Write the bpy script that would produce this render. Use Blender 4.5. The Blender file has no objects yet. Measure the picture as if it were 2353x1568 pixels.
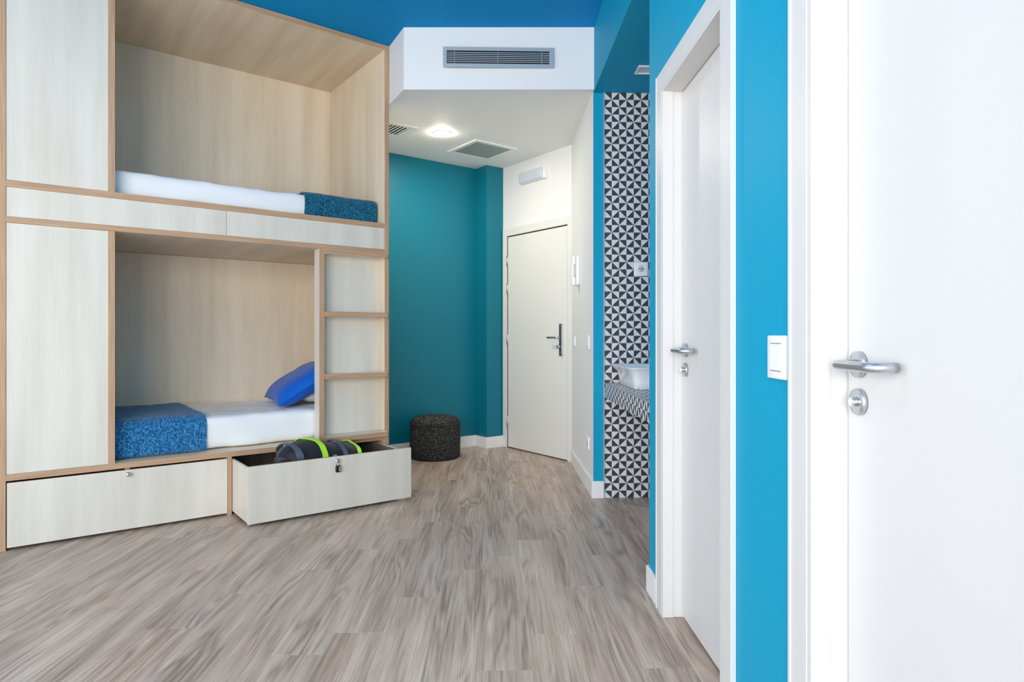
import bpy, bmesh, math, random
from mathutils import Vector, Matrix, noise
random.seed(7)
C = bpy.context.scene.collection
sc = bpy.context.scene

# ------------------------------------------------------------------ camera
H = 1.10                                   # eye height
FPX = 1468.0
cd = bpy.data.cameras.new('camera'); cam = bpy.data.objects.new('camera', cd); C.objects.link(cam)
cam.location = (0, 0, H); cam.rotation_euler = (math.pi/2, 0, 0)
cd.sensor_width = 36; cd.lens = FPX/2353*36; cd.shift_y = -15/2353; cd.clip_start = .05
sc.camera = cam

# ------------------------------------------------------------------ world, lamps, exposure
w = bpy.data.worlds.new('sky'); sc.world = w; w.use_nodes = True
bg = w.node_tree.nodes['Background']
bg.inputs[0].default_value = (.84, .92, 1.0, 1); bg.inputs[1].default_value = .7
def area(name, loc, direction, sx, sy, power, col):
    l = bpy.data.lights.new(name, 'AREA'); l.shape = 'RECTANGLE'; l.size = sx; l.size_y = sy
    l.energy = power; l.color = col
    o = bpy.data.objects.new(name, l); C.objects.link(o)
    o.location = loc; o.rotation_euler = Vector(direction).to_track_quat('-Z', 'Y').to_euler()
    return o
area('daylight_left_window', (-3.78, .75, 1.55), (1, 0, -.05), 2.9, 2.1, 40, (.92, .96, 1.0))
area('rear_window_fill', (-1.35, -2.28, 1.6), (0, 1, -.03), 3.4, 2.1, 205, (1.0, .975, .94))  # added frontal fill for the bunk, outside the unseen rear window
sc.view_settings.view_transform = 'Standard'; sc.view_settings.look = 'None'
sc.view_settings.exposure = 0.24; sc.view_settings.gamma = 1; sc.view_settings.use_curve_mapping = False
sc.cycles.max_bounces = 10; sc.cycles.diffuse_bounces = 7
sc.cycles.sample_clamp_indirect = 6

# ------------------------------------------------------------------ frames
ANG1 = math.atan(.767)                     # bunk / entrance grid
O1 = Vector((-2.564, 3.236, 0))
U = Vector((math.cos(ANG1), math.sin(ANG1), 0)); V = Vector((-math.sin(ANG1), math.cos(ANG1), 0))
ANG2 = math.atan(.0277)                    # right-hand wall / tile / floor grid
O2 = Vector((.6655, 0, 0))
A2 = Vector((math.cos(ANG2), math.sin(ANG2), 0)); B2 = Vector((-math.sin(ANG2), math.cos(ANG2), 0))
def G1(u, v, z=0): return O1 + U*u + V*v + Vector((0, 0, z))
def G2(a, b, z=0): return O2 + A2*a + B2*b + Vector((0, 0, z))
F1 = Matrix.Translation(O1) @ Matrix.Rotation(ANG1, 4, 'Z')
F2 = Matrix.Translation(O2) @ Matrix.Rotation(ANG2, 4, 'Z')
ID = Matrix.Identity(4)

# ------------------------------------------------------------------ materials
def srgb(r, g, b):
    f = lambda c: ((c/255)/12.92 if c <= 10 else (((c/255)+.055)/1.055)**2.4)
    return (f(r), f(g), f(b), 1)
def new_mat(name, col=(.8, .8, .8, 1), rough=.5, metal=0, spec=.5):
    m = bpy.data.materials.new(name); m.use_nodes = True
    b = m.node_tree.nodes['Principled BSDF']
    b.inputs['Base Color'].default_value = col; b.inputs['Roughness'].default_value = rough
    b.inputs['Metallic'].default_value = metal; b.inputs['Specular IOR Level'].default_value = spec
    return m, m.node_tree.nodes, m.node_tree.links, b
def noise_node(N, L, vec, scale, detail=3, rough=.5, dist=0):
    n = N.new('ShaderNodeTexNoise'); n.inputs['Scale'].default_value = scale
    n.inputs['Detail'].default_value = detail; n.inputs['Roughness'].default_value = rough
    n.inputs['Distortion'].default_value = dist
    L.new(vec, n.inputs['Vector']); return n
def mapping(N, L, vec, scale=(1, 1, 1), loc=(0, 0, 0)):
    n = N.new('ShaderNodeMapping'); n.inputs['Scale'].default_value = scale; n.inputs['Location'].default_value = loc
    L.new(vec, n.inputs['Vector']); return n.outputs[0]
def ramp(N, L, fac, stops):
    n = N.new('ShaderNodeValToRGB'); L.new(fac, n.inputs[0]); e = n.color_ramp.elements
    e[0].position, e[0].color = stops[0]; e[1].position, e[1].color = stops[-1]
    for p, c in stops[1:-1]: k = e.new(p); k.color = c
    return n.outputs[0]
def mixc(N, L, fac, a, b, mode='MIX'):
    n = N.new('ShaderNodeMix'); n.data_type = 'RGBA'; n.blend_type = mode
    for s, val in ((0, fac), (6, a), (7, b)):
        if hasattr(val, 'links') or hasattr(val, 'is_linked'): L.new(val, n.inputs[s])
        else: n.inputs[s].default_value = val
    return n.outputs[2]
def bump(N, L, b, height, strength, dist=.002):
    n = N.new('ShaderNodeBump'); n.inputs['Strength'].default_value = strength; n.inputs['Distance'].default_value = dist
    L.new(height, n.inputs['Height']); L.new(n.outputs[0], b.inputs['Normal'])

def paint(name, col, rough=.55, spec=.35):
    m, N, L, b = new_mat(name, col, rough, 0, spec)
    tc = N.new('ShaderNodeTexCoord')
    n = noise_node(N, L, tc.outputs['Object'], 260, 2)
    bump(N, L, b, n.outputs[0], .06, .001)
    n2 = noise_node(N, L, tc.outputs['Object'], 1.3, 3)
    dark = tuple(c*.95 for c in col[:3])+(1,)
    L.new(mixc(N, L, n2.outputs[0], col, dark), b.inputs['Base Color'])
    return m
M_blue = paint('blue_wall_paint', srgb(10, 158, 196), .55, .2)
M_bluewarm = paint('warm_lit_blue_paint', srgb(0, 116, 138), .42, .4)  # the same blue paint, with the warm light's teal cast put into its colour
M_ceilblue = paint('blue_ceiling_paint', srgb(0, 142, 206), .6, .1)
M_white = paint('white_wall_paint', srgb(240, 240, 239), .5)
M_soffit = paint('white_ceiling_paint', srgb(243, 243, 241), .6)
M_gloss = paint('white_door_lacquer', srgb(217, 216, 214), .42, .3)
M_entry = paint('warm_white_door_lacquer', srgb(232, 231, 226), .4, .4)
M_skirt = paint('white_baseboard_paint', srgb(240, 240, 240), .4)

def laminate(name, c1, c2, grain=(60, 60, 1.4), rough=.42):
    m, N, L, b = new_mat(name, c1, rough, 0, .35)
    tc = N.new('ShaderNodeTexCoord')
    v = mapping(N, L, tc.outputs['Object'], grain)
    fine = noise_node(N, L, v, 3.2, 5, .65)
    lo = mapping(N, L, tc.outputs['Object'], tuple(g/14 if g > 5 else g*.25 for g in grain))
    wide = noise_node(N, L, lo, 2.2, 2)
    f = N.new('ShaderNodeMath'); f.operation = 'MULTIPLY_ADD'; L.new(fine.outputs[0], f.inputs[0]); f.inputs[1].default_value = .55
    L.new(wide.outputs[0], f.inputs[2])
    L.new(ramp(N, L, f.outputs[0], [(.5, c2), (.95, c1)]), b.inputs['Base Color'])
    bump(N, L, b, fine.outputs[0], .05, .001)
    return m
M_lam = laminate('pale_maple_laminate', srgb(226, 219, 207), srgb(210, 202, 188))
M_lamin = laminate('beige_maple_laminate', srgb(236, 221, 198), srgb(218, 200, 174))
M_lamtop = laminate('beige_maple_laminate_underside', srgb(232, 214, 188), srgb(212, 190, 162), (60, 1.4, 60))
M_drawshade = laminate('shaded_drawer_laminate', srgb(136, 118, 104), srgb(104, 88, 78))  # drawer insides: shade on the laminate put into the colour as brown
def edge_mat(name, scale):
    m, N, L, b = new_mat(name, srgb(205, 165, 125), .55, 0, .3)
    tc = N.new('ShaderNodeTexCoord'); v = mapping(N, L, tc.outputs['Object'], scale)
    n = noise_node(N, L, v, 4, 2)
    L.new(ramp(N, L, n.outputs[0], [(.35, srgb(172, 134, 104)), (.65, srgb(204, 168, 134))]), b.inputs['Base Color'])
    return m
M_edgev = edge_mat('birch_ply_edge_upright', (90, 90, .8))
M_edgeh = edge_mat('birch_ply_edge_level', (.8, .8, 90))

# floor plank: contour-ring grain
def plank_mat():
    m, N, L, b = new_mat('grey_oak_vinyl', (.4, .35, .3, 1), .36, 0, .45)
    tc = N.new('ShaderNodeTexCoord'); oi = N.new('ShaderNodeObjectInfo')
    mul = N.new('ShaderNodeMath'); mul.operation = 'MULTIPLY'; L.new(oi.outputs['Random'], mul.inputs[0]); mul.inputs[1].default_value = 47
    comb = N.new('ShaderNodeCombineXYZ')
    for i in range(3): L.new(mul.outputs[0], comb.inputs[i])
    add = N.new('ShaderNodeVectorMath'); add.operation = 'ADD'; L.new(tc.outputs['Object'], add.inputs[0]); L.new(comb.outputs[0], add.inputs[1])
    P = add.outputs[0]
    big = noise_node(N, L, mapping(N, L, P, (7.5, .8, 1)), 1.0, 2.0, .45, .3)
    k = N.new('ShaderNodeMath'); k.operation = 'MULTIPLY'; L.new(big.outputs[0], k.inputs[0]); k.inputs[1].default_value = 13
    fr = N.new('ShaderNodeMath'); fr.operation = 'PINGPONG'; L.new(k.outputs[0], fr.inputs[0]); fr.inputs[1].default_value = .5
    ring = ramp(N, L, fr.outputs[0], [(0, (1, 1, 1, 1)), (.30, (.25, .25, .25, 1)), (.5, (0, 0, 0, 1))])
    fine = noise_node(N, L, mapping(N, L, P, (120, 1.8, 1)), 1.6, 5, .66)
    mid = noise_node(N, L, mapping(N, L, P, (13, .9, 1)), 1.2, 4, .62, .5)
    tone = ramp(N, L, mid.outputs[0], [(.28, srgb(128, 104, 90)), (.47, srgb(180, 158, 142)), (.72, srgb(214, 198, 184))])
    patch = noise_node(N, L, mapping(N, L, P, (9, 1.7, 1)), 1.0, 1)
    heart = ramp(N, L, patch.outputs[0], [(.46, (0, 0, 0, 1)), (.60, (1, 1, 1, 1))])
    rf = N.new('ShaderNodeMath'); rf.operation = 'MULTIPLY'; L.new(ring, rf.inputs[0]); L.new(heart, rf.inputs[1])
    rr = N.new('ShaderNodeMath'); rr.operation = 'MULTIPLY_ADD'; L.new(rf.outputs[0], rr.inputs[0]); rr.inputs[1].default_value = .66
    r2 = N.new('ShaderNodeMath'); r2.operation = 'MULTIPLY'; L.new(ring, r2.inputs[0]); r2.inputs[1].default_value = .15
    L.new(r2.outputs[0], rr.inputs[2])
    c1 = mixc(N, L, rr.outputs[0], tone, srgb(108, 86, 74))
    st = ramp(N, L, fine.outputs[0], [(.32, srgb(98, 78, 68)), (.45, srgb(176, 158, 145)), (.68, srgb(230, 220, 210))])
    c2 = mixc(N, L, .34, c1, st)
    tint = mixc(N, L, oi.outputs['Random'], (.98, .955, .935, 1), (1.10, 1.03, .965, 1))
    c3 = mixc(N, L, 1.0, c2, tint, 'MULTIPLY')
    L.new(c3, b.inputs['Base Color'])
    L.new(ramp(N, L, fine.outputs[0], [(0, (.30,)*3+(1,)), (1, (.44,)*3+(1,))]), b.inputs['Roughness'])
    bump(N, L, b, fine.outputs[0], .09, .001)
    return m
M_plank = plank_mat()
M_joint, *_ = new_mat('pale_plank_joint', srgb(225, 220, 214), .6)

def cloth(name, col, var=.05, sc_=420, rough=.85, strength=.25):
    m, N, L, b = new_mat(name, col, rough, 0, .2)
    tc = N.new('ShaderNodeTexCoord'); n = noise_node(N, L, tc.outputs['Object'], sc_, 2)
    d = tuple(c*(1-var*2) for c in col[:3])+(1,)
    L.new(mixc(N, L, n.outputs[0], d, col), b.inputs['Base Color'])
    n3 = noise_node(N, L, tc.outputs['Object'], 14, 3)
    bump(N, L, b, n3.outputs[0], strength, .006)
    b.inputs['Sheen Weight'].default_value = .15
    return m
M_sheet = cloth('white_cotton', srgb(245, 244, 244), .01, 300, .8, .35)
M_bluecloth = cloth('cobalt_cotton', srgb(0, 98, 205), .10, 500, .7, .3)
M_black = cloth('black_nylon', srgb(40, 42, 50), .15, 500, .55, .5)
M_neon = cloth('neon_webbing', srgb(178, 236, 62), .06, 700, .6, .1)
M_greyweb = cloth('grey_webbing', srgb(78, 90, 108), .1, 700, .6, .1)
def weave(name, dark, mid, light):
    m, N, L, b = new_mat(name, mid, .9, 0, .15)
    tc = N.new('ShaderNodeTexCoord'); P = tc.outputs['Object']
    a = noise_node(N, L, mapping(N, L, P, (420, 60, 60)), 1, 2, .6)
    c = noise_node(N, L, mapping(N, L, P, (60, 420, 420)), 1, 2, .6)
    mx = N.new('ShaderNodeMath'); mx.operation = 'MAXIMUM'; L.new(a.outputs[0], mx.inputs[0]); L.new(c.outputs[0], mx.inputs[1])
    L.new(ramp(N, L, mx.outputs[0], [(.46, dark), (.57, mid), (.70, light)]), b.inputs['Base Color'])
    bump(N, L, b, mx.outputs[0], .7, .004); b.inputs['Sheen Weight'].default_value = .2
    return m
M_blanket = weave('blue_tweed_wool', srgb(0, 52, 96), srgb(16, 112, 172), srgb(125, 190, 226))
M_tealblanket = weave('teal_tweed_wool', srgb(0, 44, 70), srgb(10, 96, 128), srgb(70, 165, 190))
def pouf_mat():
    m, N, L, b = new_mat('charcoal_rag_weave', (.05, .05, .05, 1), .9, 0, .2)
    tc = N.new('ShaderNodeTexCoord'); P = tc.outputs['Object']
    a = noise_node(N, L, mapping(N, L, P, (70, 70, 260)), 1, 3, .7, .6)
    L.new(ramp(N, L, a.outputs[0], [(.40, srgb(24, 24, 25)), (.55, srgb(58, 60, 60)), (.70, srgb(160, 158, 146))]), b.inputs['Base Color'])
    bump(N, L, b, a.outputs[0], .9, .008)
    return m
M_pouf = pouf_mat()
def steel_mat(name, col, rough):
    m, N, L, b = new_mat(name, col, rough, 1)
    tc = N.new('ShaderNodeTexCoord'); n = noise_node(N, L, mapping(N, L, tc.outputs['Object'], (30, 30, 900)), 1, 2)
    L.new(ramp(N, L, n.outputs[0], [(0, (rough*.75,)*3+(1,)), (1, (rough*1.25,)*3+(1,))]), b.inputs['Roughness'])
    return m
M_steel = steel_mat('brushed_steel', srgb(200, 202, 206), .38)
M_chrome = steel_mat('bright_chrome', srgb(225, 228, 235), .1)
M_alu, *_ = new_mat('satin_aluminium', srgb(176, 188, 196), .45, .35)
M_plastic, *_ = new_mat('white_plastic', srgb(240, 240, 242), .35)
M_greyplate, *_ = new_mat('grey_lock_plate', srgb(88, 104, 112), .4, .5)
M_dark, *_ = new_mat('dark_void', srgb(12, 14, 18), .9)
M_blackp, *_ = new_mat('black_plastic', srgb(18, 18, 20), .35)
M_tiled, *_ = new_mat('charcoal_tile_glaze', srgb(62, 62, 64), .35)
M_tilel, *_ = new_mat('light_tile_glaze', srgb(222, 222, 226), .35)
M_grout, *_ = new_mat('grey_grout', srgb(190, 190, 190), .8)
M_ceram, *_ = new_mat('white_ceramic', srgb(238, 240, 244), .12)
def mesh_mat():
    m, N, L, b = new_mat('perforated_grey_metal', srgb(150, 158, 152), .6, .2)
    tc = N.new('ShaderNodeTexCoord'); v = N.new('ShaderNodeTexVoronoi'); v.inputs['Scale'].default_value = 110; v.inputs['Randomness'].default_value = 0
    L.new(tc.outputs['Object'], v.inputs['Vector'])
    L.new(ramp(N, L, v.outputs['Distance'], [(.30, srgb(96, 104, 100)), (.42, srgb(170, 176, 172))]), b.inputs['Base Color'])
    return m
M_perf = mesh_mat()
M_lens, *_ = new_mat('frosted_lamp_lens', srgb(206, 214, 228), .25)
M_lamp, N_, L_, b_ = new_mat('lit_lamp_diffuser', (1, .9, .75, 1), .5)
b_.inputs['Emission Color'].default_value = (1, .91, .74, 1); b_.inputs['Emission Strength'].default_value = 110
M_fillpanel, N_, L_, b_ = new_mat('fill_panel_diffuser', (1, 1, 1, 1), .5)  # glow of the added fill panel
b_.inputs['Emission Color'].default_value = (1, .97, .93, 1); b_.inputs['Emission Strength'].default_value = .7
M_off, *_ = new_mat('lamp_diffuser_unlit', srgb(215, 218, 222), .4)
M_glass, N_, L_, b_ = new_mat('window_glass', (1, 1, 1, 1), .0)
b_.inputs['Transmission Weight'].default_value = 1; b_.inputs['IOR'].default_value = 1.02

# ------------------------------------------------------------------ mesh helpers
class MB:
    """collects geometry for ONE mesh object"""
    def __init__(s): s.v = []; s.f = []; s.m = []; s.smooth = []
    def add(s, vs, fs, mi=0, smooth=False):
        o = len(s.v); s.v += [tuple(x) for x in vs]
        for i, f in enumerate(fs):
            s.f.append(tuple(o+k for k in f)); s.m.append(mi[i] if isinstance(mi, (list, tuple)) else mi); s.smooth.append(smooth)
        return s
    def box(s, x0, x1, y0, y1, z0, z1, mi=0, faces=None, T=ID):
        vs = [T @ Vector(p) for p in ((x0, y0, z0), (x1, y0, z0), (x1, y1, z0), (x0, y1, z0), (x0, y0, z1), (x1, y0, z1), (x1, y1, z1), (x0, y1, z1))]
        keys = ['-z', '+z', '-y', '+x', '+y', '-x']
        fs = [(0, 3, 2, 1), (4, 5, 6, 7), (0, 1, 5, 4), (1, 2, 6, 5), (2, 3, 7, 6), (3, 0, 4, 7)]
        mis = [(faces or {}).get(k, mi) for k in keys]
        return s.add(vs, fs, mis)
    def prism(s, pts, z0, z1, mi=0, side=None, bottom=None):
        n = len(pts); area_ = sum(pts[i][0]*pts[(i+1) % n][1]-pts[(i+1) % n][0]*pts[i][1] for i in range(n))
        if area_ < 0: pts = pts[::-1]
        vs = [(p[0], p[1], z0) for p in pts]+[(p[0], p[1], z1) for p in pts]
        fs = [tuple(range(n))[::-1], tuple(range(n, 2*n))]+[(i, (i+1) % n, n+(i+1) % n, n+i) for i in range(n)]
        return s.add(vs, fs, [mi if bottom is None else bottom, mi]+[mi if side is None else side]*n)
    def lathe(s, prof, n=32, mi=0, T=ID, caps=True):
        vs = []; fs = []
        for r, z in prof:
            for k in range(n):
                a = 2*math.pi*k/n; vs.append(T @ Vector((r*math.cos(a), r*math.sin(a), z)))
        for i in range(len(prof)-1):
            for k in range(n):
                fs.append((i*n+k, i*n+(k+1) % n, (i+1)*n+(k+1) % n, (i+1)*n+k))
        s.add(vs, fs, mi, True)
        if caps:
            o = len(s.v)-len(vs)
            s.f.append(tuple(o+k for k in range(n))[::-1]); s.m.append(mi); s.smooth.append(False)
            s.f.append(tuple(o+(len(prof)-1)*n+k for k in range(n))); s.m.append(mi); s.smooth.append(False)
        return s
    def tube(s, pts, r, n=14, mi=0):
        pts = [Vector(p) for p in pts]; vs = []; fs = []
        up = None
        for i, p in enumerate(pts):
            t = (pts[min(i+1, len(pts)-1)]-pts[max(i-1, 0)]).normalized()
            if up is None: up = t.orthogonal().normalized()
            up = (up-t*up.dot(t)).normalized(); b = t.cross(up)
            rr = r[i] if isinstance(r, (list, tuple)) else r
            for k in range(n):
                a = 2*math.pi*k/n; vs.append(p+(up*math.cos(a)+b*math.sin(a))*rr)
        for i in range(len(pts)-1):
            for k in range(n): fs.append((i*n+k, i*n+(k+1) % n, (i+1)*n+(k+1) % n, (i+1)*n+k))
        s.add(vs, fs, mi, True); o = len(s.v)-len(vs)
        s.f.append(tuple(o+k for k in range(n))[::-1]); s.m.append(mi); s.smooth.append(True)
        s.f.append(tuple(o+(len(pts)-1)*n+k for k in range(n))); s.m.append(mi); s.smooth.append(True)
        return s
    def rbox(s, size, r, seg, mi=0, T=ID, disp=None, only=None):
        """rounded box centred on the origin; seg = cuts per axis"""
        h = [x/2 for x in size]
        idx = {}; vs = []; fs = []
        def coords(ax):
            n = seg[ax]; inner = h[ax]-r
            c = [-h[ax]-0.0, -h[ax]+r*.35, -inner]+[-inner+2*inner*k/n for k in range(1, n)]+[inner, h[ax]-r*.35, h[ax]]
            return c
        cs = [coords(a) for a in range(3)]
        def vert(p):
            k = tuple(round(x, 6) for x in p)
            if k not in idx:
                q = Vector([max(-(h[a]-r), min(h[a]-r, p[a])) for a in range(3)]); d = Vector(p)-q
                pos = q+(d.normalized()*r if d.length > 1e-9 else d)
                if disp: pos = disp(pos)
                idx[k] = len(vs); vs.append(T @ pos)
            return idx[k]
        for ax in range(3):
            o = [a for a in range(3) if a != ax]
            for sgn in (-1, 1):
                for i in range(len(cs[o[0]])-1):
                    for j in range(len(cs[o[1]])-1):
                        q = []
                        for di, dj in ((0, 0), (1, 0), (1, 1), (0, 1)):
                            p = [0, 0, 0]; p[ax] = sgn*h[ax]; p[o[0]] = cs[o[0]][i+di]; p[o[1]] = cs[o[1]][j+dj]; q.append(vert(p))
                        flip = (sgn < 0) ^ (ax == 1)
                        fs.append(tuple(q[::-1] if flip else q))
        return s.add(vs, fs, mi, True)
    def obj(s, name, mats, parent=None, M=None, bevel=0, link=True):
        me = bpy.data.meshes.new(name); me.from_pydata(s.v, [], s.f)
        for m in (mats if isinstance(mats, (list, tuple)) else [mats]): me.materials.append(m)
        me.polygons.foreach_set('material_index', s.m); me.polygons.foreach_set('use_smooth', s.smooth); me.update()
        o = bpy.data.objects.new(name, me); C.objects.link(o)
        if M is not None: o.matrix_world = M
        if parent: o.parent = parent
        if bevel:
            b = o.modifiers.new('b', 'BEVEL'); b.width = bevel; b.segments = 2; b.limit_method = 'ANGLE'; b.angle_limit = math.radians(40)
        return o
def tag(o, label, cat, group=None):
    o['label'] = label; o['category'] = cat
    if group: o['group'] = group
    return o
def root(name, M, label, cat, group=None):
    e = bpy.data.objects.new(name, None); e.empty_display_size = .05; C.objects.link(e); e.matrix_world = M
    return tag(e, label, cat, group)
def struct(o, label=None, cat=None):
    o['kind'] = 'structure'
    if label: o['label'] = label
    return o
def sroot(name, M, label=None):
    e = bpy.data.objects.new(name, None); e.empty_display_size = .05; C.objects.link(e); e.matrix_world = M
    return struct(e, label)
def lbl(o, t): o['label'] = t; return o
def quad_strip(mb, rows, mi=0, smooth=True):
    n = len(rows[0]); vs = [p for r_ in rows for p in r_]
    fs = [(i*n+j, i*n+j+1, (i+1)*n+j+1, (i+1)*n+j) for i in range(len(rows)-1) for j in range(n-1)]
    mb.add(vs, fs, mi, smooth)

CEIL = 3.150; SOF = 2.735
# ================================================================== SETTING
# ---- floor: slab + planks (grid 2), the real staggered joints
floor = MB().box(-5.2, 1.6, -2.6, 7.2, -.12, -.0011).obj('floor', M_joint); struct(floor, 'grey oak plank floor with thin pale joints')
PW, PL = .178, 1.08
start = {-1: 2.11, -2: 1.93, -3: 2.70, -4: 2.39, -5: 2.23, -6: 1.95, -7: 2.757, -8: 2.44, -9: 3.044, -10: 2.641, -11: 2.44,
         -12: 2.62, 0: 2.357, 1: 2.799, 2: 2.11, 3: 2.53}
def plank_mesh(name, wd, ln):
    g = .0007; c = .0005; mb = MB()
    x0, x1, y0, y1 = g, wd-g, g, ln-g
    vs = [(x0, y0, -.008), (x1, y0, -.008), (x1, y1, -.008), (x0, y1, -.008), (x0, y0, -c), (x1, y0, -c), (x1, y1, -c), (x0, y1, -c),
          (x0+c, y0+c, 0), (x1-c, y0+c, 0), (x1-c, y1-c, 0), (x0+c, y1-c, 0)]
    mb.add(vs, [(0, 1, 5, 4), (1, 2, 6, 5), (2, 3, 7, 6), (3, 0, 4, 7), (4, 5, 9, 8), (5, 6, 10, 9), (6, 7, 11, 10), (7, 4, 8, 11), (8, 9, 10, 11)])
    return mb.obj(name, M_plank)
first = None
for k in range(-20, 6):
    a0 = -.5424+PW*k
    s0 = start.get(k, 2.0+random.random()*PL)
    n0 = int(math.floor((s0-.9)/PL))+1
    for j in range(-n0, 6):
        b0 = s0+j*PL
        if b0 > 6.3 or b0+PL < .3: continue
        cs = [G2(a0+da, b0+db)-O1 for da in (0, PW) for db in (0, PL)]
        if min(p.dot(V) for p in cs) > 1.0 or min(p.dot(U) for p in cs) > 3.8: continue
        if k >= 4 and (b0 > 4.3 or b0+PL < 2.6): continue
        if first is None:
            first = plank_mesh('floor_plank', PW, PL); o = first
        else:
            o = first.copy(); C.objects.link(o)
        o.matrix_world = Matrix.Translation(G2(a0, b0)) @ Matrix.Rotation(ANG2, 4, 'Z')
        o.parent = floor
rear = MB().box(-4.3, -.02, -2.2, .75, -.003, -.0005).obj('floor_board', M_plank, None, F2); rear.parent = floor

# ---- blue main ceiling
struct(MB().box(-5.2, .66, -2.4, 4.9, CEIL, CEIL+.12).obj('ceiling', M_ceilblue), 'deep blue flat ceiling of the room')
# ---- white lowered box over the entrance (front face carries the air grille)
P = [(-.722, 4.262), (-.868, 4.535), tuple(G1(2.137, .3)[:2]), tuple(G1(2.137, 1.095)[:2]), tuple(G1(3.84, 1.095)[:2]), tuple(G1(3.84, -.13)[:2]), (.5475, 4.262)]
# keep it left of the white wall
P[5] = tuple(G2(.002, 5.50)[:2]); P[6] = tuple(G2(.0, 4.262)[:2])
struct(MB().prism(P, SOF, CEIL, 0).obj('ceiling_entrance', M_soffit), 'white lowered ceiling box over the entrance')
# ---- walls on grid 1
wb = MB().box(-2.2, 3.62, 1.095, 1.22, 0, CEIL+.1).obj('wall_back', M_bluewarm, None, F1); struct(wb, 'blue wall behind the bunk and the pouf, tinted teal for warm light')
pier = MB().box(3.621, 3.82, .911, 1.22, 0, SOF).obj('wall_pier', M_bluewarm, None, F1); struct(pier, 'narrow blue wall pier beside the entrance door, tinted teal for warm light')
we = MB()
we.box(3.82, 3.95, .841, 1.22, 0, 2.9); we.box(3.82, 3.95, -.25, -.0345, 0, 2.9); we.box(3.82, 3.95, -.0345, .841, 2.055, 2.9)
we.box(3.90, 3.95, -.0345, .841, 0, 2.055)  # unseen sheet added behind the leaf to stop light leaks
struct(we.obj('wall_entrance', M_white, None, F1), 'white wall around the entrance door')
# ---- right-hand wall on grid 2, with two door openings and the wash niche
wr = MB()
D2a, D2b, D1a, D1b, DH = .615, 1.335, 1.835, 2.495, 2.056
for b0, b1 in ((-2.3, D2a), (D2b, D1a), (D1b, 2.742)): wr.box(0, .12, b0, b1, 0, CEIL+.05)
for b0, b1 in ((D2a, D2b), (D1a, D1b)): wr.box(0, .12, b0, b1, DH, CEIL+.05); wr.box(.112, .12, b0, b1, 0, DH)  # also a thin sheet added behind each leaf to block outside light
wr.box(0, .12, 2.742, 4.2965, SOF-.01, CEIL+.05)
struct(wr.obj('wall_right', M_blue, None, F2), 'sky blue right wall with two white doors')
ws = MB().box(0.12, .82, 2.742, 4.40, SOF-.01, SOF+.1).box(.12, .82, 2.62, 2.741, 0, SOF).box(.672, .82, 2.742, 4.40, 0, SOF-.011)
struct(ws.obj('wall_niche', M_blue, None, F2), 'blue lowered ceiling and walls of the wash niche')
wt = MB().box(0, .067, 4.297, 5.56, 0, SOF+.3, 0, {'-y': 1}).box(.067, .82, 4.30, 5.56, 0, SOF, 0)
struct(wt.obj('wall_entrance_right', [M_white, M_blue], None, F2), 'white wall right of the entrance door with a blue end')
# ---- left and rear walls with the windows that light the room (behind the camera)
wl = MB(); X0 = -3.6
wl.box(X0-.12, X0, -2.2, -.7, 0, CEIL); wl.box(X0-.12, X0, 2.2, 4.0, 0, CEIL); wl.box(X0-.12, X0, -.7, 2.2, 0, .45); wl.box(X0-.12, X0, -.7, 2.2, 2.65, CEIL)
struct(wl.obj('wall_left', M_white), 'white wall with the large left window')
wk = MB()
wk.box(X0-.12, -3.1, -2.2, -2.08, 0, CEIL); wk.box(.4, .9, -2.2, -2.08, 0, CEIL); wk.box(-3.1, .4, -2.2, -2.08, 0, .5); wk.box(-3.1, .4, -2.2, -2.08, 2.65, CEIL)
struct(wk.obj('wall_rear', M_white), 'white wall with the window behind the camera')
for n, (T, L0, L1, z0, z1) in enumerate(((Matrix.Translation((X0-.06, 0, 0)) @ Matrix.Rotation(math.pi/2, 4, 'Z'), -.7, 2.2, .45, 2.65),
                                         (Matrix.Translation((0, -2.14, 0)), -3.1, .4, .5, 2.65))):
    fr = MB()
    for x0, x1, a, b in ((L0, L1, z0, z0+.06), (L0, L1, z1-.06, z1), (L0, L0+.06, z0, z1), (L1-.06, L1, z0, z1), ((L0+L1)/2-.04, (L0+L1)/2+.04, z0, z1)):
        fr.box(x0, x1, -.03, .03, a, b)
    f = fr.obj('window_%d' % (n+1), M_gloss, None, T); struct(f, ('white window frame in the left wall', 'white window frame behind the camera')[n])
# ---- baseboards
def board(name, pts, h=.108, t=.012, M=F1, mb=None):
    o = (mb or MB()).prism(pts, 0, h).obj(name, M_skirt, None, M, .002); struct(o); return o
board('baseboard_back', [(2.14, 1.094), (3.62, 1.094), (3.62, .910), (3.819, .910), (3.819, .898), (3.608, .898), (3.608, 1.082), (2.14, 1.082)])
board('baseboard_entrance_right', [(-.0005, 5.44), (-.012, 5.44), (-.012, 4.285), (.071, 4.285), (.071, 4.2965), (-.0005, 4.2965)], .115, M=F2)
board('baseboard_right', [(-.0005, 2.601), (-.012, 2.601), (-.012, 2.754), (.119, 2.754), (.119, 2.7425), (-.0005, 2.7425)], .108, M=F2)
board('baseboard_pier', [(-.0005, 1.418), (-.012, 1.418), (-.012, 1.752), (-.0005, 1.752)], .108, M=F2)
trim = MB().box(.0675, .0735, 4.284, 4.2995, 0.001, SOF-.0102).obj('trim_1', M_alu, None, F2); struct(trim, 'thin metal strip along the tiled wall edge')

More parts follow.
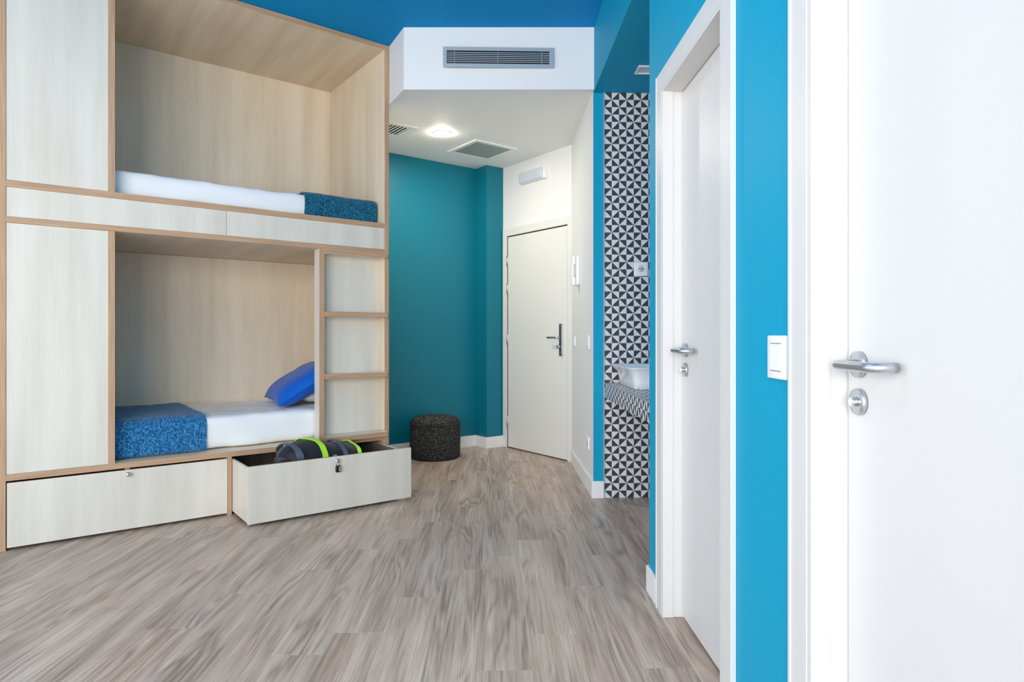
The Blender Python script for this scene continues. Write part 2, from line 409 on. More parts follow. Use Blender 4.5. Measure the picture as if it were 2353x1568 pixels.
# ---- tiles: pinwheel of half-square triangles, 2 x 2 cells to a tile
CELL = .0496; TS = CELL*2
def tile_mesh(name, rows=2):
    mb = MB(); hh = CELL*rows
    mb.box(.0003, TS-.0003, -.0052, -.0001, .0003, hh-.0003, 2)
    g = .0008
    pat = {(0, 0): 'ur', (1, 0): 'lr', (0, 1): 'ul', (1, 1): 'll'}
    for (cx, cy), p in pat.items():
        if cy >= rows: continue
        x0, x1, z0, z1 = cx*CELL+g, (cx+1)*CELL-g, cy*CELL+g, (cy+1)*CELL-g
        c = {'tl': (x0, z1), 'tr': (x1, z1), 'bl': (x0, z0), 'br': (x1, z0)}
        dk = {'ur': ('tl', 'tr', 'br'), 'lr': ('bl', 'br', 'tr'), 'ul': ('tl', 'tr', 'bl'), 'll': ('tl', 'bl', 'br')}[p]
        miss = [q for q in c if q not in dk][0]
        opp = {'tl': 'br', 'br': 'tl', 'tr': 'bl', 'bl': 'tr'}
        lt = [miss]+[q for q in dk if q != opp[miss]]
        for tri, mi in ((dk, 0), (lt, 1)):
            pts = [c[q] for q in tri]
            a = sum(pts[i][0]*pts[(i+1) % 3][1]-pts[(i+1) % 3][0]*pts[i][1] for i in range(3))
            if a < 0: pts = pts[::-1]
            cen = (sum(q[0] for q in pts)/3, sum(q[1] for q in pts)/3)
            pts = [(q[0]+(cen[0]-q[0])*.012, q[1]+(cen[1]-q[1])*.012) for q in pts]
            vs = [(q[0], -.0058, q[1]) for q in pts]+[(q[0], -.005, q[1]) for q in pts]
            mb.add(vs, [(0, 1, 2), (0, 3, 4, 1), (1, 4, 5, 2), (2, 5, 3, 0)], mi)
    return mb.obj(name, [M_tiled, M_tilel, M_grout])
tile0 = tile_mesh('tile'); half0 = tile_mesh('tile', 1)
tiled = sroot('wall_tiled', F2 @ Matrix.Translation((.0745, 4.2985, 0)), 'black and white triangle tiles at the end of the wash niche')
used = set()
def place_tile(src, par, M):
    o = src
    if src.name in used: o = src.copy(); C.objects.link(o)
    used.add(src.name); o.parent = par; o.matrix_local = M
for c in range(6):
    for r in range(28):
        place_tile(tile0 if r < 27 else half0, tiled, Matrix.Translation((c*TS, 0, r*TS+.0005 if r < 27 else 27*TS+.0005)))

# ================================================================== DOORS
def casing(mb, b0, b1, zt, wd=.08, pr=.014, T=ID):
    mb.box(-pr, -.0005, b0-wd, b0, 0.001, zt, T=T); mb.box(-pr, -.0005, b1, b1+wd, .001, zt, T=T)
    mb.box(-pr-.0004, -.0005, b0-wd, b1+wd, zt, zt+wd*.92, T=T)
    mb.box(-pr-.003, -pr+.001, b0-wd, b0-wd+.012, .001, zt+wd*.92, T=T); mb.box(-pr-.003, -pr+.001, b1+wd-.012, b1+wd, .001, zt+wd*.92, T=T)
def lining(mb, b0, b1, zt, d=.111, leafa=.066):
    t = .012
    mb.box(-.0125, d, b0+.0003, b0+t, .001, zt-.0003); mb.box(-.0125, d, b1-t, b1-.0003, .001, zt-.0003); mb.box(-.0125, d, b0+t, b1-t, zt-t, zt-.0003)
    # stop behind the leaf edges, a thin rebate line in front of it
    mb.box(leafa+.041, d, b0+t, b0+t+.02, .001, zt-t); mb.box(leafa+.041, d, b1-t-.02, b1-t, .001, zt-t); mb.box(leafa+.041, d, b0+t+.02, b1-t-.02, zt-t-.02, zt-t)
    mb.box(-.0125, .028, b1-t-.004, b1-t, .001, zt-t)
    mb.box(-.0125, .028, b0+t, b0+t+.004, .001, zt-t)
def lever_handle(par, a0, b, z, sgn=-1, turn=True):
    """round rose with a returned U lever; local -x points into the room, lever runs along sgn*y"""
    TR = Matrix.Translation((a0, b, z)) @ Matrix.Rotation(-math.pi/2, 4, 'Y')
    h = MB().lathe([(.0265, 0), (.0265, .0085), (.0255, .0098), (.012, .0100)], 40, 0, TR).obj('door_handle', M_steel, par)
    lbl(h, 'round brushed steel rose with a bent lever')
    pts = []; R = .022; D = .056
    pts.append((a0-.008, b, z)); pts.append((a0-D+R, b, z))
    for k in range(1, 9):
        t = k/8*math.pi/2; pts.append((a0-D+R-R*math.sin(t), b+sgn*(R-R*math.cos(t)), z))
    Lh = .135
    for k in range(1, 6): pts.append((a0-D, b+sgn*(R+(Lh-2*R)*k/5), z))
    for k in range(1, 9):
        t = k/8*math.pi/2; pts.append((a0-D+R-R*math.cos(t), b+sgn*(Lh-R+R*math.sin(t)), z))
    pts.append((a0-.012, b+sgn*Lh, z))
    MB().tube(pts, .0098, 18).obj('lever', M_steel, h)
    T2 = Matrix.Translation((a0, b-.0005, z-.0745)) @ Matrix.Rotation(-math.pi/2, 4, 'Y')
    e = MB().lathe([(.0265, 0), (.0265, .0085), (.0255, .0098), (.012, .0100)], 40, 0, T2).obj('escutcheon', M_steel, par)
    lbl(e, 'round steel lock rose below the lever')
    q = MB().lathe([(.0095, .009), (.0095, .020), (.0085, .0215)], 24, 0, T2)
    q.box(a0-.024, a0-.020, b-.0015, b+.0005, z-.0745-.006, z-.0745+.006)
    q.obj('thumb_turn', M_chrome, e)
def side_door(name, b0, b1, label):
    d = sroot(name, F2, label)
    mb = MB(); casing(mb, b0, b1, DH); c = mb.obj('door_casing', M_gloss, d, None, .003)
    mb = MB(); lining(mb, b0, b1, DH); mb.obj('door_jamb', M_gloss, d)
    lf = MB().box(.066, .106, b0+.016, b1-.0155, .007, DH-.0155).obj('door_leaf', M_gloss, d, None, .0015)
    lever_handle(d, .066, b1-.0155-.045, 1.040)
    for z in (.25, 1.05, 1.85):
        T = Matrix.Translation((.062, b0+.014, z))
        MB().lathe([(.006, -.04), (.006, .04)], 14, 0, T).obj('hinge', M_steel, d)
    return d
side_door('door_1', D1a, D1b, 'white flush door with steel lever, farther of the two in the blue wall')
side_door('door_2', D2a, D2b, 'white flush door with steel lever, nearest the camera in the blue wall')

# entrance door on grid 1 (wall face u = 3.82, opening v from -.0345 to .841)
de = sroot('door_3', F1, 'warm white flush entrance door with long lock plate')
mb = MB()
u0 = 3.82
mb.box(u0-.016, u0-.0005, .842, .896, .001, 2.128); mb.box(u0-.014, u0-.0005, -.0955, -.036, .001, 2.128)
mb.box(u0-.012, u0-.0005, -.0355, .8415, 2.0565, 2.128)
mb.obj('door_casing', M_entry, de, None, .002)
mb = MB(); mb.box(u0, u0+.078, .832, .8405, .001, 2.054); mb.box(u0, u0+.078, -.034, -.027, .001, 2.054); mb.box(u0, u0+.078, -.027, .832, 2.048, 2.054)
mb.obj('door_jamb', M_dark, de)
MB().box(u0-.004, u0+.04, -.024, .826, .010, 2.045).obj('door_leaf', M_entry, de, None, .0015)
for z in (1.815, 1.545, 1.055, .255):
    MB().lathe([(.008, -.052), (.008, .052)], 14, 0, Matrix.Translation((u0-.010, .829, z))).obj('hinge', M_steel, de)
pv = .051; pz = 1.054
pl = MB().rbox((.012, .044, .285), .0055, (1, 2, 6), 0, Matrix.Translation((u0-.010, pv, pz))).obj('lock_plate', M_steel, de); lbl(pl, 'long steel lock plate with grey face')
MB().rbox((.004, .032, .268), .0019, (1, 2, 6), 0, Matrix.Translation((u0-.0172, pv, pz))).obj('plate_face', M_greyplate, pl)
mb = MB(); zl = 1.073
pts = [(u0-.016, pv, zl), (u0-.045, pv, zl)]+[(u0-.045-.012*math.sin(t), pv+.012*(1-math.cos(t)), zl) for t in (.4, .8, 1.2, 1.57)]+[(u0-.057, pv+.06, zl), (u0-.057, pv+.13, zl)]
mb.tube(pts, .0095, 16).obj('lever', M_steel, pl)
mb = MB(); mb.lathe([(.014, 0), (.014, .03), (.011, .034)], 20, 0, Matrix.Translation((u0-.019, pv, .993)) @ Matrix.Rotation(-math.pi/2, 4, 'Y')); mb.obj('thumb_turn', M_steel, pl)
for z in (1.17, .938):
    MB().lathe([(.005, 0), (.004, .002)], 12, 0, Matrix.Translation((u0-.019, pv, z)) @ Matrix.Rotation(-math.pi/2, 4, 'Y')).obj('screw', M_chrome, pl)

# ================================================================== BUNK BED
bunk = root('bunk_bed', F1, 'tall pale maple built-in double bunk with ply edges, ladder and two floor drawers', 'bunk bed')
HT = 3.147
LM = [M_lam, M_edgev, M_edgeh, M_lamin, M_lamtop]
def part(name, *a, faces=None, mi=3, parent=bunk, bev=.0008):
    return MB().box(*a, mi=mi, faces=faces).obj(name, LM, parent, None, bev)
part('side_panel', -.034, 0, 0, 1.03, 0, HT, faces={'-y': 1})
part('side_panel', 2.097, 2.131, 0, 1.03, 0, HT, faces={'-y': 1})
part('top_panel', .0005, 2.0965, 0, 1.015, 3.112, HT, faces={'-y': 2, '-z': 4})
part('bed_deck', .0005, 2.0965, 0, 1.0, 1.852, 1.885, faces={'-y': 2})
part('bed_deck', .0005, 2.0965, 0, 1.0, 1.670, 1.700, faces={'-y': 2, '-z': 4})
part('bed_deck', .0005, 2.0965, 0, 1.0, .355, .387, faces={'-y': 2})
part('divider_post', .442, .472, 0, .082, 1.8855, 3.1115, faces={'-y': 1})
part('divider_post', .442, .472, 0, .082, .3875, 1.6695, faces={'-y': 1})
part('front_panel', .0015, .4405, .004, .022, 1.8865, 3.1105, mi=0)
part('front_panel', .0015, .4405, .004, .022, .3885, 1.6685, mi=0)
part('rail_panel', .0015, 1.0485, .004, .022, 1.7012, 1.8508, mi=0)
part('rail_panel', 1.0508, 2.0955, .004, .022, 1.7012, 1.8508, mi=0)
part('back_panel', .0005, 2.0965, 1.001, 1.015, 1.886, 3.1115)
part('back_panel', .0005, 2.0965, 1.001, 1.015, .388, 1.669)
part('drawer_divider', 1.058, 1.080, .001, 1.0, 0, .3545, faces={'-y': 1})
lad = part('ladder_panel', 1.6615, 2.0965, .086, .102, .388, 1.669, mi=0)
part('ladder_post', 1.625, 1.661, 0, .088, .3875, 1.6695, mi=0, faces={'-y': 1}, parent=lad)
for zt in (1.6695, 1.252, .835, .420):
    part('ladder_rung', 1.6615, 2.0965, -.053, .0855, zt-.0325, zt, mi=0, faces={'-y': 2, '-x': 2}, parent=lad)
# the drawers: box with front, knob
def knob(par, u, v, z):
    T = Matrix.Translation((u, v, z)) @ Matrix.Rotation(math.pi/2, 4, 'X')
    k = MB().lathe([(.011, 0), (.011, .003), (.005, .005), (.005, .012), (.011, .016), (.013, .021), (.011, .026), (.005, .028)], 24, 0, T).obj('knob', M_chrome, par)
    return k
def drawer(u0, u1, ur, v0, ku):
    mb = MB(); t = .015; z0, z1 = .022, .338; dep = .70
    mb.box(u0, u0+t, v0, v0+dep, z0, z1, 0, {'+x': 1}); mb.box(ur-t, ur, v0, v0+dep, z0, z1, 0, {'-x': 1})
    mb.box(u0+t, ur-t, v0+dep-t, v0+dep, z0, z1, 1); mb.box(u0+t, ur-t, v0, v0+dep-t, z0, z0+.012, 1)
    d = mb.obj('drawer', [M_lam, M_drawshade], bunk, None, .0006)
    MB().box(u0, u1, v0-.018, v0-.0005, .015, .345, 0, {'+z': 1, '+x': 1}).obj('drawer_front', [M_lam, M_edgeh], d, None, .0008)
    knob(d, ku, v0-.018, .322)
    MB().box(ku-.012, ku+.012, v0-.0004, v0+.012, .310, .352).obj('latch', M_steel, d, None, .001)
    for z in (.03,):
        for uu in (u0+.05, ur-.08): MB().box(uu, uu+.03, v0+.03, v0+.06, .001, .022).obj('glide', M_blackp, d)
    return d
drawer(.004, 1.0545, 1.045, .0185-.0005, .533)
drawer(1.084, 2.127, 2.056, -.3150, 1.608)

# ---- combination padlock hanging on the open drawer's knob
plk = root('padlock', F1 @ Matrix.Translation((1.608, -.357, .300)), 'small black combination padlock hanging on the open drawer', 'padlock')
MB().rbox((.031, .015, .040), .004, (2, 1, 2), 0, Matrix.Translation((.001, 0, -.028))).obj('lock_body', M_blackp, plk)
pts = [(-.009, 0, -.01), (-.009, 0, .010)]+[(-.009*math.cos(t), 0, .010+.009*math.sin(t)) for t in (.5, 1.0, 1.57, 2.1, 2.6)]+[(.009, 0, .010), (.009, 0, -.01)]
MB().tube([(p[0], p[1], p[2]) for p in pts], .0022, 10).obj('shackle', M_chrome, plk)
for k in range(3):
    MB().box(.003, .0135, -.0092, -.006, -.019-.010*k, -.015-.010*k).obj('number_wheel', M_plastic, plk)

# ---- mattresses
def wrinkle(amp, fq=5.0, seed=0):
    def f(p):
        n = noise.noise_vector(Vector((p.x*fq, p.y*fq*1.6, p.z*fq*1.3+seed)))
        n2 = noise.noise(Vector((p.x*22+seed, p.y*9, p.z*7)))
        return p+Vector((n.x*amp*.5, n.y*amp, n.z*amp+n2*amp*.35))
    return f
def mattress(name, z0, ht, label, u0=.03, u1=2.08, v0=.012, v1=.985, seed=1):
    T = Matrix.Translation(((u0+u1)/2, (v0+v1)/2, z0+ht/2))
    r = root(name, F1, label, 'mattress')
    MB().rbox((u1-u0, v1-v0, ht), .045, (90, 34, 7), 0, T, wrinkle(.009, 5, seed)).obj('fitted_sheet', M_sheet, r)
    return r
mattress('mattress', 1.892, .150, 'white sheeted mattress on the upper bunk', u1=2.058, v0=.104, seed=4)
mattress('mattress', .394, .200, 'white sheeted mattress on the lower bunk', u1=2.08, v0=.104, seed=9)
# small front tuck: the ladder panel sits at v=.10, mattress stays behind it there

# ---- blankets draped over front edge
def blanket(name, u0, u1, zt, drop, vf, vb, mat, label, seed=0, rc=.05, slant=0.0):
    r = root(name, F1, label, 'blanket')
    mb = MB(); th = .010
    prof = []                                # (v, z, nv, nz) from the hem up and over to the back
    zc = zt-rc; vc = vf+rc
    n1 = 18
    for k in range(n1+1): prof.append((vf, zt-drop+(drop-rc)*k/n1, -1, 0))
    for k in range(1, 11):
        t = k/10*math.pi/2; prof.append((vc-rc*math.cos(t), zc+rc*math.sin(t), -math.cos(t), math.sin(t)))
    n2 = 34
    for k in range(1, n2+1): prof.append((vc+(vb-vc)*k/n2, zt, 0, 1))
    NU = 40; outer = []; inner = []
    for i, (v, z, nv, nz) in enumerate(prof):
        ro = []; ri = []
        for j in range(NU+1):
            f = j/NU; u = u0+(u1-u0)*f
            wob = .006*noise.noise(Vector((0, v*6+z*7+seed, 3)))
            edge = u+(wob+slant*(v-vf) if f > .5 else wob)*abs(f-.5)*2
            d = .0035*noise.noise(Vector((u*7, v*6+seed, z*8)))+.003*noise.noise(Vector((u*19, v*15, z*17+seed)))
            off = th*.5+.004+d
            ro.append((edge, v+nv*(off+th/2), z+nz*(off+th/2))); ri.append((edge, v+nv*(off-th/2), z+nz*(off-th/2)))
        outer.append(ro); inner.append(ri)
    quad_strip(mb, outer); quad_strip(mb, [q[::-1] for q in inner])
    for a, b in ((outer[0], inner[0]), (inner[-1], outer[-1])): quad_strip(mb, [b, a])
    for j in (0, -1):
        ca = [q[j] for q in outer]; cb = [q[j] for q in inner]; quad_strip(mb, [ca, cb] if j == 0 else [cb, ca])
    o = mb.obj('woven_cloth', mat, r)
    return r, prof
blanket('blanket', .25, .957, .597, .198, .104, .955, M_blanket, 'blue tweed blanket across the lower bunk mattress', 2)
rb, _ = blanket('blanket', 1.560, 2.076, 2.047, .150, .104, .955, M_tealblanket, 'teal tweed blanket across the upper bunk mattress', 6, .035)

# ---- pillows
def pillow(name, M, lx, ly, th, mat, label, piping=True, seed=0, N=44):
    r = root(name, M, label, 'pillow')
    mb = MB(); tops = []; bots = []
    for i in range(N+1):
        rt = []; rb_ = []
        for j in range(N+1):
            x = -1+2*i/N; y = -1+2*j/N
            pin = 1-.10*(1-abs(x)**2)*abs(y)**3; pin2 = 1-.10*(1-abs(y)**2)*abs(x)**3
            px = x*lx/2*pin2; py = y*ly/2*pin
            hgt = th/2*((1-x**4)*(1-y**4))**.55
            wr_ = .006*noise.noise(Vector((x*3, y*3, seed)))+.004*noise.noise(Vector((x*9, y*4, seed+2)))*(abs(x)**2+abs(y)**2)
            k = (1-x**8)*(1-y**8)
            rt.append((px, py, hgt+wr_*k)); rb_.append((px, py, -hgt*.9+wr_*k*.5))
        tops.append(rt); bots.append(rb_)
    quad_strip(mb, [q[::-1] for q in tops][::1]); quad_strip(mb, bots)
    c = mb.obj('pillow_cover', mat, r)
    if piping:
        loop = [Vector(tops[0][j]) for j in range(N)]+[Vector(tops[i][N]) for i in range(N)]+[Vector(tops[N][j]) for j in range(N, 0, -1)]+[Vector(tops[i][0]) for i in range(N, -1, -1)]
        MB().tube(loop, .0035, 8).obj('piping', mat, c)
    return r
pillow('pillow', F1 @ Matrix.Translation((1.850, .60, .672)) @ Matrix.Rotation(math.radians(-4), 4, 'Y'), .44, .68, .12, M_sheet, 'white bed pillow lying behind the ladder at the head of the lower bunk', False, 3)
pillow('pillow', F1 @ Matrix.Translation((1.665, .475, .748)) @ Matrix.Rotation(math.radians(-9), 4, 'Z') @ Matrix.Rotation(math.radians(-31), 4, 'Y'), .47, .70, .17, M_bluecloth, 'cobalt blue pillow leaning at the head of the lower bunk', True, 8)

# ---- sports bag in the open drawer
bag = root('duffel_bag', F1 @ Matrix.Translation((1.582, -.150, .24)), 'black sports bag with neon green straps inside the open drawer', 'bag')
def bagd(p):
    x = p.x/.285
    sl = -.022*math.sin((p.x+.02)*9)-.02*(x*x)
    q = Vector((p.x, p.y*(1-.10*abs(x)**3), p.z*(1-.16*abs(x)**4)+(sl if p.z > 0 else 0)))
    n = noise.noise_vector(Vector((p.x*9, p.y*10, p.z*10+5)))
    n2 = noise.noise(Vector((p.x*22, p.y*18, p.z*18)))
    return q+n*.019+Vector((0, -1, 1))*n2*.006*(1 if p.z > 0 else 0)
BS = (.57, .255, .375)
MB().rbox(BS, .11, (40, 16, 22), 0, ID, bagd).obj('bag_body', M_black, bag)
def strap(x0, x1, mat, lean=0.0, grow=.006, name='strap'):
    mb = MB(); hy, hz, r = BS[1]/2, BS[2]/2, .11; path = []
    K = 14
    for (cy, cz, a0) in ((-(hy-r), -(hz-r), math.pi*1.5), (-(hy-r), hz-r, math.pi), ((hy-r), hz-r, math.pi*.5), ((hy-r), -(hz-r), 0)):
        for k in range(K+1):
            a = a0-math.pi/2*k/K; path.append((cy+r*math.cos(a), cz+r*math.sin(a)))
    path.append(path[0]); rows = []
    dense = []
    for (a, b) in zip(path, path[1:]):
        for q in range(3): dense.append((a[0]+(b[0]-a[0])*q/3, a[1]+(b[1]-a[1])*q/3))
    dense.append(dense[0])
    for off in (0, 1):
        for s in range(5):
            f = s/4; row = []
            for (y, z) in dense:
                x = x0+(x1-x0)*f+lean*(y/hy)
                p = bagd(Vector((x, y, z))); d = Vector((0, y, z)).normalized()
                row.append(p+d*(grow+(.003 if off else -.004)))
            rows.append(row)
    quad_strip(mb, rows[:5]); quad_strip(mb, rows[5:])
    quad_strip(mb, [rows[0], rows[5]]); quad_strip(mb, [rows[4], rows[9]])
    return mb.obj(name, mat, bag)
lbl(strap(-.100, -.068, M_neon, -.060), 'neon green strap')
lbl(strap(.180, .206, M_neon, -.030), 'neon green strap')
lbl(strap(-.225, -.190, M_greyweb, -.03, .004), 'grey webbing strap')
lbl(strap(.075, .100, M_greyweb, -.02, .004), 'grey webbing strap')
# end pocket and zip
MB().rbox((.06, .17, .16), .028, (3, 8, 8), 0, Matrix.Translation((-.262, -.03, .03)), lambda p: p+noise.noise_vector(p*14)*.006).obj('end_pocket', M_black, bag)

# ---- pouf
pf = root('pouf', Matrix.Translation((-.690, 5.735, 0)), 'round charcoal rag-woven pouf standing by the blue wall', 'pouf')
Rp, Hp = .222, .378
prof = [(.02, .0), (Rp-.02, .0), (Rp-.006, .008), (Rp, .03)]+[(Rp+.004*math.sin(math.pi*k/8), .03+(Hp-.10)*k/8) for k in range(1, 9)]
prof += [(Rp-.002-.055*(1-math.cos(t)), Hp-.07+.055*math.sin(t)) for t in [k/6*math.pi/2 for k in range(1, 7)]]+[(Rp*.5, Hp-.004), (.02, Hp)]
MB().lathe(prof, 72).obj('pouf_cover', M_pouf, pf)
ring = [(math.cos(a)*(Rp+.001), math.sin(a)*(Rp+.001), Hp-.068) for a in [2*math.pi*k/72 for k in range(73)]]
MB().tube(ring, .004, 8).obj('seam', M_pouf, pf)
ring = [(math.cos(a)*(Rp-.003), math.sin(a)*(Rp-.003), .012) for a in [2*math.pi*k/72 for k in range(73)]]
MB().tube(ring, .004, 8).obj('seam', M_blackp, pf)

# ================================================================== WASH NICHE
cnt = root('vanity_counter', F2, 'counter faced with triangle tiles in the wash niche', 'counter')
CZ = .776; cb0 = 2.7435; cb1 = 4.291
MB().box(.083, .671, cb0, cb1-.001, CZ-.094, CZ-.0060).obj('counter_slab', M_grout, cnt)
nb = int((cb1-cb0)/TS)
for j in range(nb):
    b = cb1-.0005-(j+1)*TS
    place_tile(tile0, cnt, Matrix.Translation((.0828, b+TS, CZ-TS-.0015)) @ Matrix.Rotation(-math.pi/2, 4, 'Z'))
    for i in range(5):
        place_tile(tile0, cnt, Matrix.Translation((.083+i*TS, b, CZ-.0058)) @ Matrix.Rotation(-math.pi/2, 4, 'X'))
MB().box(.0755, .0825, cb0, cb1-.001, CZ-.006, CZ+.001).obj('edge_strip', M_alu, cnt)
bas = root('wash_basin', F2 @ Matrix.Translation((.302, 3.965, CZ+.001)), 'white ceramic vessel basin standing on the tiled counter', 'basin')
def superring(hx, hy, z, n=64, p=9):
    out = []
    for k in range(n):
        t = 2*math.pi*k/n; c, s = math.cos(t), math.sin(t)
        out.append((hx*math.copysign(abs(c)**(2/p), c), hy*math.copysign(abs(s)**(2/p), s), z))
    return out
mb = MB()
RG = [(.146, .243, 0), (.152, .250, .004), (.155, .253, .04), (.165, .264, .09), (.188, .290, .122), (.194, .296, .127), (.193, .288, .130), (.184, .279, .129),
      (.170, .262, .105), (.150, .240, .05), (.12, .20, .03), (.02, .03, .022)]
rings = [superring(*q) for q in RG]
vs = [p for r_ in rings for p in r_]; n = 64
fs = [(i*n+k, i*n+(k+1) % n, (i+1)*n+(k+1) % n, (i+1)*n+k) for i in range(len(rings)-1) for k in range(n)]
mb.add(vs, fs, 0, True); mb.add(rings[0], [tuple(range(n))[::-1]]); mb.add(rings[-1], [tuple(range(n))])
mb.obj('bowl', M_ceram, bas)
MB().lathe([(.022, .0225), (.022, .026), (.015, .027)], 24).obj('drain', M_chrome, bas)
# tap on the counter behind the basin side is hidden in the photograph: left out

# ================================================================== SWITCHES AND SOCKETS
def plate(name, M, sx, sz, label, cat, kind, group=None, th=.010):
    """plate lies in local xz, facing local -y"""
    r = root(name, M, label, cat, group)
    MB().rbox((sx, th, sz), min(.004, th*.45), (3, 1, 3), 0, Matrix.Translation((0, -th/2, 0))).obj('faceplate', M_plastic, r)
    if kind == 'rocker':
        MB().box(-sx*.30, sx*.30, -th-.0015, -th+.001, -sz*.30, sz*.30).obj('rocker', M_plastic, r, None, .001)
        for s in (-1, 1): MB().box(-sx*.30, sx*.30, -th-.0004, -th+.001, s*sz*.315-.0007, s*sz*.315+.0007).obj('joint', M_greyplate, r)
    else:
        MB().lathe([(.0225, 0), (.0225, .0012), (.0195, .0012), (.0190, -.001), (.002, -.001)], 32, 0, Matrix.Translation((0, -th, 0)) @ Matrix.Rotation(math.pi/2, 4, 'X')).obj('socket_well', M_off, r)
        for x in (-.0095, .0095):
            MB().lathe([(.0027, 0), (.0027, .0008)], 12, 0, Matrix.Translation((x, -th-.0006, 0)) @ Matrix.Rotation(math.pi/2, 4, 'X')).obj('pin_hole', M_dark, r)
        for z in (-.018, .018): MB().box(-.003, .003, -th-.002, -th-.0005, z-.002, z+.002).obj('earth_clip', M_steel, r)
    return r
def onwall(b, z, a=0): return F2 @ Matrix.Translation((a-.0005, b, z)) @ Matrix.Rotation(-math.pi/2, 4, 'Z')
plate('light_switch', onwall(1.489, 1.047), .094, .102, 'white rocker light switch on the blue wall between the two doors', 'switch', 'rocker')
plate('light_switch', onwall(5.25, 1.042), .080, .082, 'white light switch on the white wall right beside the entrance door', 'switch', 'rocker')
plate('light_switch', onwall(4.49, 1.044), .082, .096, 'white light switch at the near end of the white wall', 'switch', 'rocker')
plate('wall_socket', onwall(4.50, .337), .082, .090, 'white power socket low on the white wall', 'socket', 'socket')
SX = (.818+.915)/2
plate('wall_socket', F2 @ Matrix.Translation((SX-.6655+.0277*4.29, 4.2915, 1.540)), .094, .094, 'white power socket on the triangle tiles', 'socket', 'socket')

# intercom handset on the white wall
ic = root('intercom_handset', onwall(5.03, 1.60), 'white intercom handset on the wall beside the entrance door', 'intercom')
MB().rbox((.095, .028, .225), .006, (2, 2, 4), 0, Matrix.Translation((0, -.014, 0))).obj('intercom_base', M_plastic, ic)
mb = MB()
for z0, z1, d0, d1 in ((-.112, -.055, .030, .060), (-.055, .05, .045, .062), (.05, .108, .030, .056)):
    mb.rbox((.052, d1-d0, z1-z0+.008), .006, (2, 2, 3), 0, Matrix.Translation((.018, -(d0+d1)/2, (z0+z1)/2)))
mb.obj('handset', M_plastic, ic)
MB().box(-.036, -.020, -.0305, -.028, -.05, -.03).obj('door_button', M_off, ic)

# emergency lamp above the entrance door
em = root('emergency_light', F1 @ Matrix.Translation((3.8195, .428, 2.565)), 'pale emergency light box above the entrance door', 'emergency light')
MB().rbox((.030, .370, .105), .004, (1, 6, 3), 0, Matrix.Translation((-.015, 0, 0))).obj('housing', M_plastic, em)
MB().rbox((.020, .335, .096), .008, (2, 8, 4), 0, Matrix.Translation((-.038, .012, 0))).obj('lens', M_lens, em)
MB().box(-.0492, -.0475, -.14, .15, .0, .004).obj('tube', M_off, em)

# ================================================================== CEILING FIXTURES
# air conditioning grille on the white box
ac = root('air_grille', F2 @ Matrix.Translation((0, 4.262, 0)), 'long metallic air grille on the white lowered box', 'air grille')
gx = lambda px: (px-1176)*4.262/FPX-(.6655-.0277*4.262)
gz = lambda py: H+(769-py)*4.262/FPX
x0, x1, z0, z1 = gx(1018.6), gx(1272), gz(158.5), gz(113)
i0, i1, j0, j1 = gx(1027), gx(1261.5), gz(150.5), gz(121)
fr = MB()
fr.box(x0, x1, -.010, -.0005, j1, z1); fr.box(x0, x1, -.010, -.0005, z0, j0); fr.box(x0, i0, -.010, -.0005, j0, j1); fr.box(i1, x1, -.010, -.0005, j0, j1)
fr.obj('grille_frame', M_alu, ac, None, .001)
MB().box(i0, i1, -.0012, -.0006, j0, j1).obj('dark_backing', M_dark, ac)  # flat dark sheet stands for the shade inside the duct
for k in range(6):
    z = j0+(j1-j0)*(k+1)/7
    MB().box(i0, i1, -.0060, -.0020, z-.0024, z+.0024).obj('blade', M_alu, ac)
for px in (1045, 1144, 1244):
    xx = gx(px); MB().box(xx-.0012, xx+.0012, -.0098, -.0014, j0, j1).obj('mullion', M_alu, ac)

def G1inv(x, y):
    d = Vector((x, y, 0))-O1; return d.dot(U), d.dot(V)
# extract grille left (partly behind the bunk)
cu, cv = G1inv(-.733, 5.047); cu -= .19; cv += .155
eg = root('ceiling_vent', F1 @ Matrix.Translation((cu, cv, SOF)), 'white ceiling vent with dark slots beside the bunk', 'vent')
fr = MB(); hs = .19; hi = .135; hv = .155; hvi = .115
fr.box(-hs, hs, hvi, hv, -.010, -.0005); fr.box(-hs, hs, -hv, -hvi, -.010, -.0005); fr.box(-hs, -hi, -hvi, hvi, -.010, -.0005); fr.box(hi, hs, -hvi, hvi, -.010, -.0005)
fr.obj('vent_frame', M_plastic, eg, None, .0012)
MB().box(-hi, hi, -hvi, hvi, -.0012, -.0006).obj('dark_backing', M_dark, eg)  # dark sheet in place of the vent's shaded depth
for k in range(9):
    x = -hi+2*hi*(k+.5)/9
    MB().box(x-.0065, x+.0065, -hvi, hvi, -.0050, -.0028).obj('slat', M_plastic, eg)
# square perforated grille
cu, cv = G1inv(-.262, 5.655)
pg = root('ceiling_grille', F1 @ Matrix.Translation((cu, cv, SOF)), 'square perforated grey ceiling grille in a white frame', 'grille')
fr = MB(); hs = .225; hi = .185
fr.box(-hs, hs, hi, hs, -.010, -.0005); fr.box(-hs, hs, -hs, -hi, -.010, -.0005); fr.box(-hs, -hi, -hi, hi, -.010, -.0005); fr.box(hi, hs, -hi, hi, -.010, -.0005)
fr.obj('grille_frame', M_plastic, pg, None, .0015)
MB().box(-hi, hi, -hi, hi, -.0065, -.0010).obj('perforated_panel', M_perf, pg)
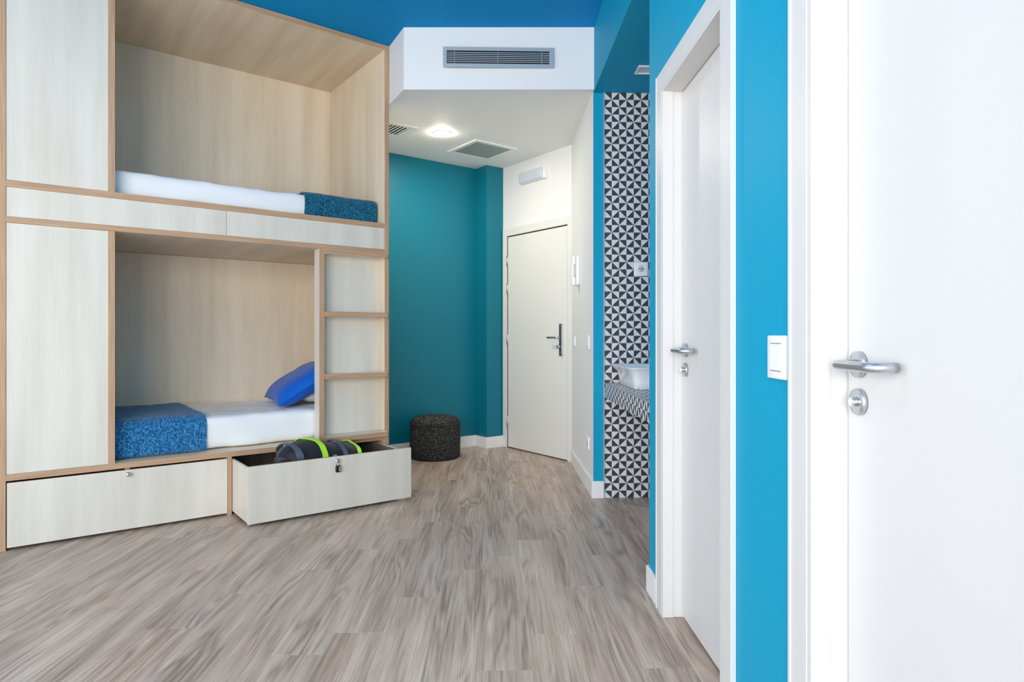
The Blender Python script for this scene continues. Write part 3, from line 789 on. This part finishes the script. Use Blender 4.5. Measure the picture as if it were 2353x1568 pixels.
# lit square downlight
cu, cv = G1inv(-.568, 5.17)
dl = root('downlight', F1 @ Matrix.Translation((cu, cv, SOF)), 'lit warm square downlight in the entrance ceiling', 'ceiling light')
fr = MB(); hs = .056; hi = .050
fr.box(-hs, hs, hi, hs, -.006, -.0005); fr.box(-hs, hs, -hs, -hi, -.006, -.0005); fr.box(-hs, -hi, -hi, hi, -.006, -.0005); fr.box(hi, hs, -hi, hi, -.006, -.0005)
fr.obj('light_trim', M_plastic, dl, None, .001)
MB().rbox((hi*2-.004, hi*2-.004, .030), .012, (3, 3, 2), 0, Matrix.Translation((0, 0, -.006))).obj('diffuser', M_lamp, dl)
l = bpy.data.lights.new('downlight_lamp', 'AREA'); l.shape = 'SQUARE'; l.size = .09; l.energy = 12; l.color = (1, .93, .82)
lo = bpy.data.objects.new('downlight_lamp', l); C.objects.link(lo); lo.location = G1(cu, cv, SOF-.030)
# unlit square downlight in the niche soffit
nl = root('recessed_light', F2 @ Matrix.Translation((.263, 3.905, SOF-.01)), 'white framed square light in the blue ceiling of the wash niche', 'ceiling light')
fr = MB(); hs = .058; hi = .046
fr.box(-hs, hs, hi, hs, -.010, -.0005); fr.box(-hs, hs, -hs, -hi, -.010, -.0005); fr.box(-hs, -hi, -hi, hi, -.010, -.0005); fr.box(hi, hs, -hi, hi, -.010, -.0005)
fr.obj('light_trim', M_plastic, nl, None, .001)
MB().box(-hi, hi, -hi, hi, -.004, -.0010).obj('diffuser', M_off, nl)

# fill panel added out of frame to brighten the floor and bunk fronts
cp = root('fill_panel', Matrix.Translation((-1.35, 1.5, CEIL)), 'large flat white light panel, added out of view on the blue ceiling as fill', 'ceiling light')
fr = MB(); hs = .80; hi = .76
fr.box(-hs, hs, hi, hs, -.03, -.0005); fr.box(-hs, hs, -hs, -hi, -.03, -.0005); fr.box(-hs, -hi, -hi, hi, -.03, -.0005); fr.box(hi, hs, -hi, hi, -.03, -.0005)
fr.obj('panel_frame', M_plastic, cp, None, .001)
MB().box(-hi, hi, -hi, hi, -.025, -.0010).obj('diffuser', M_fillpanel, cp)
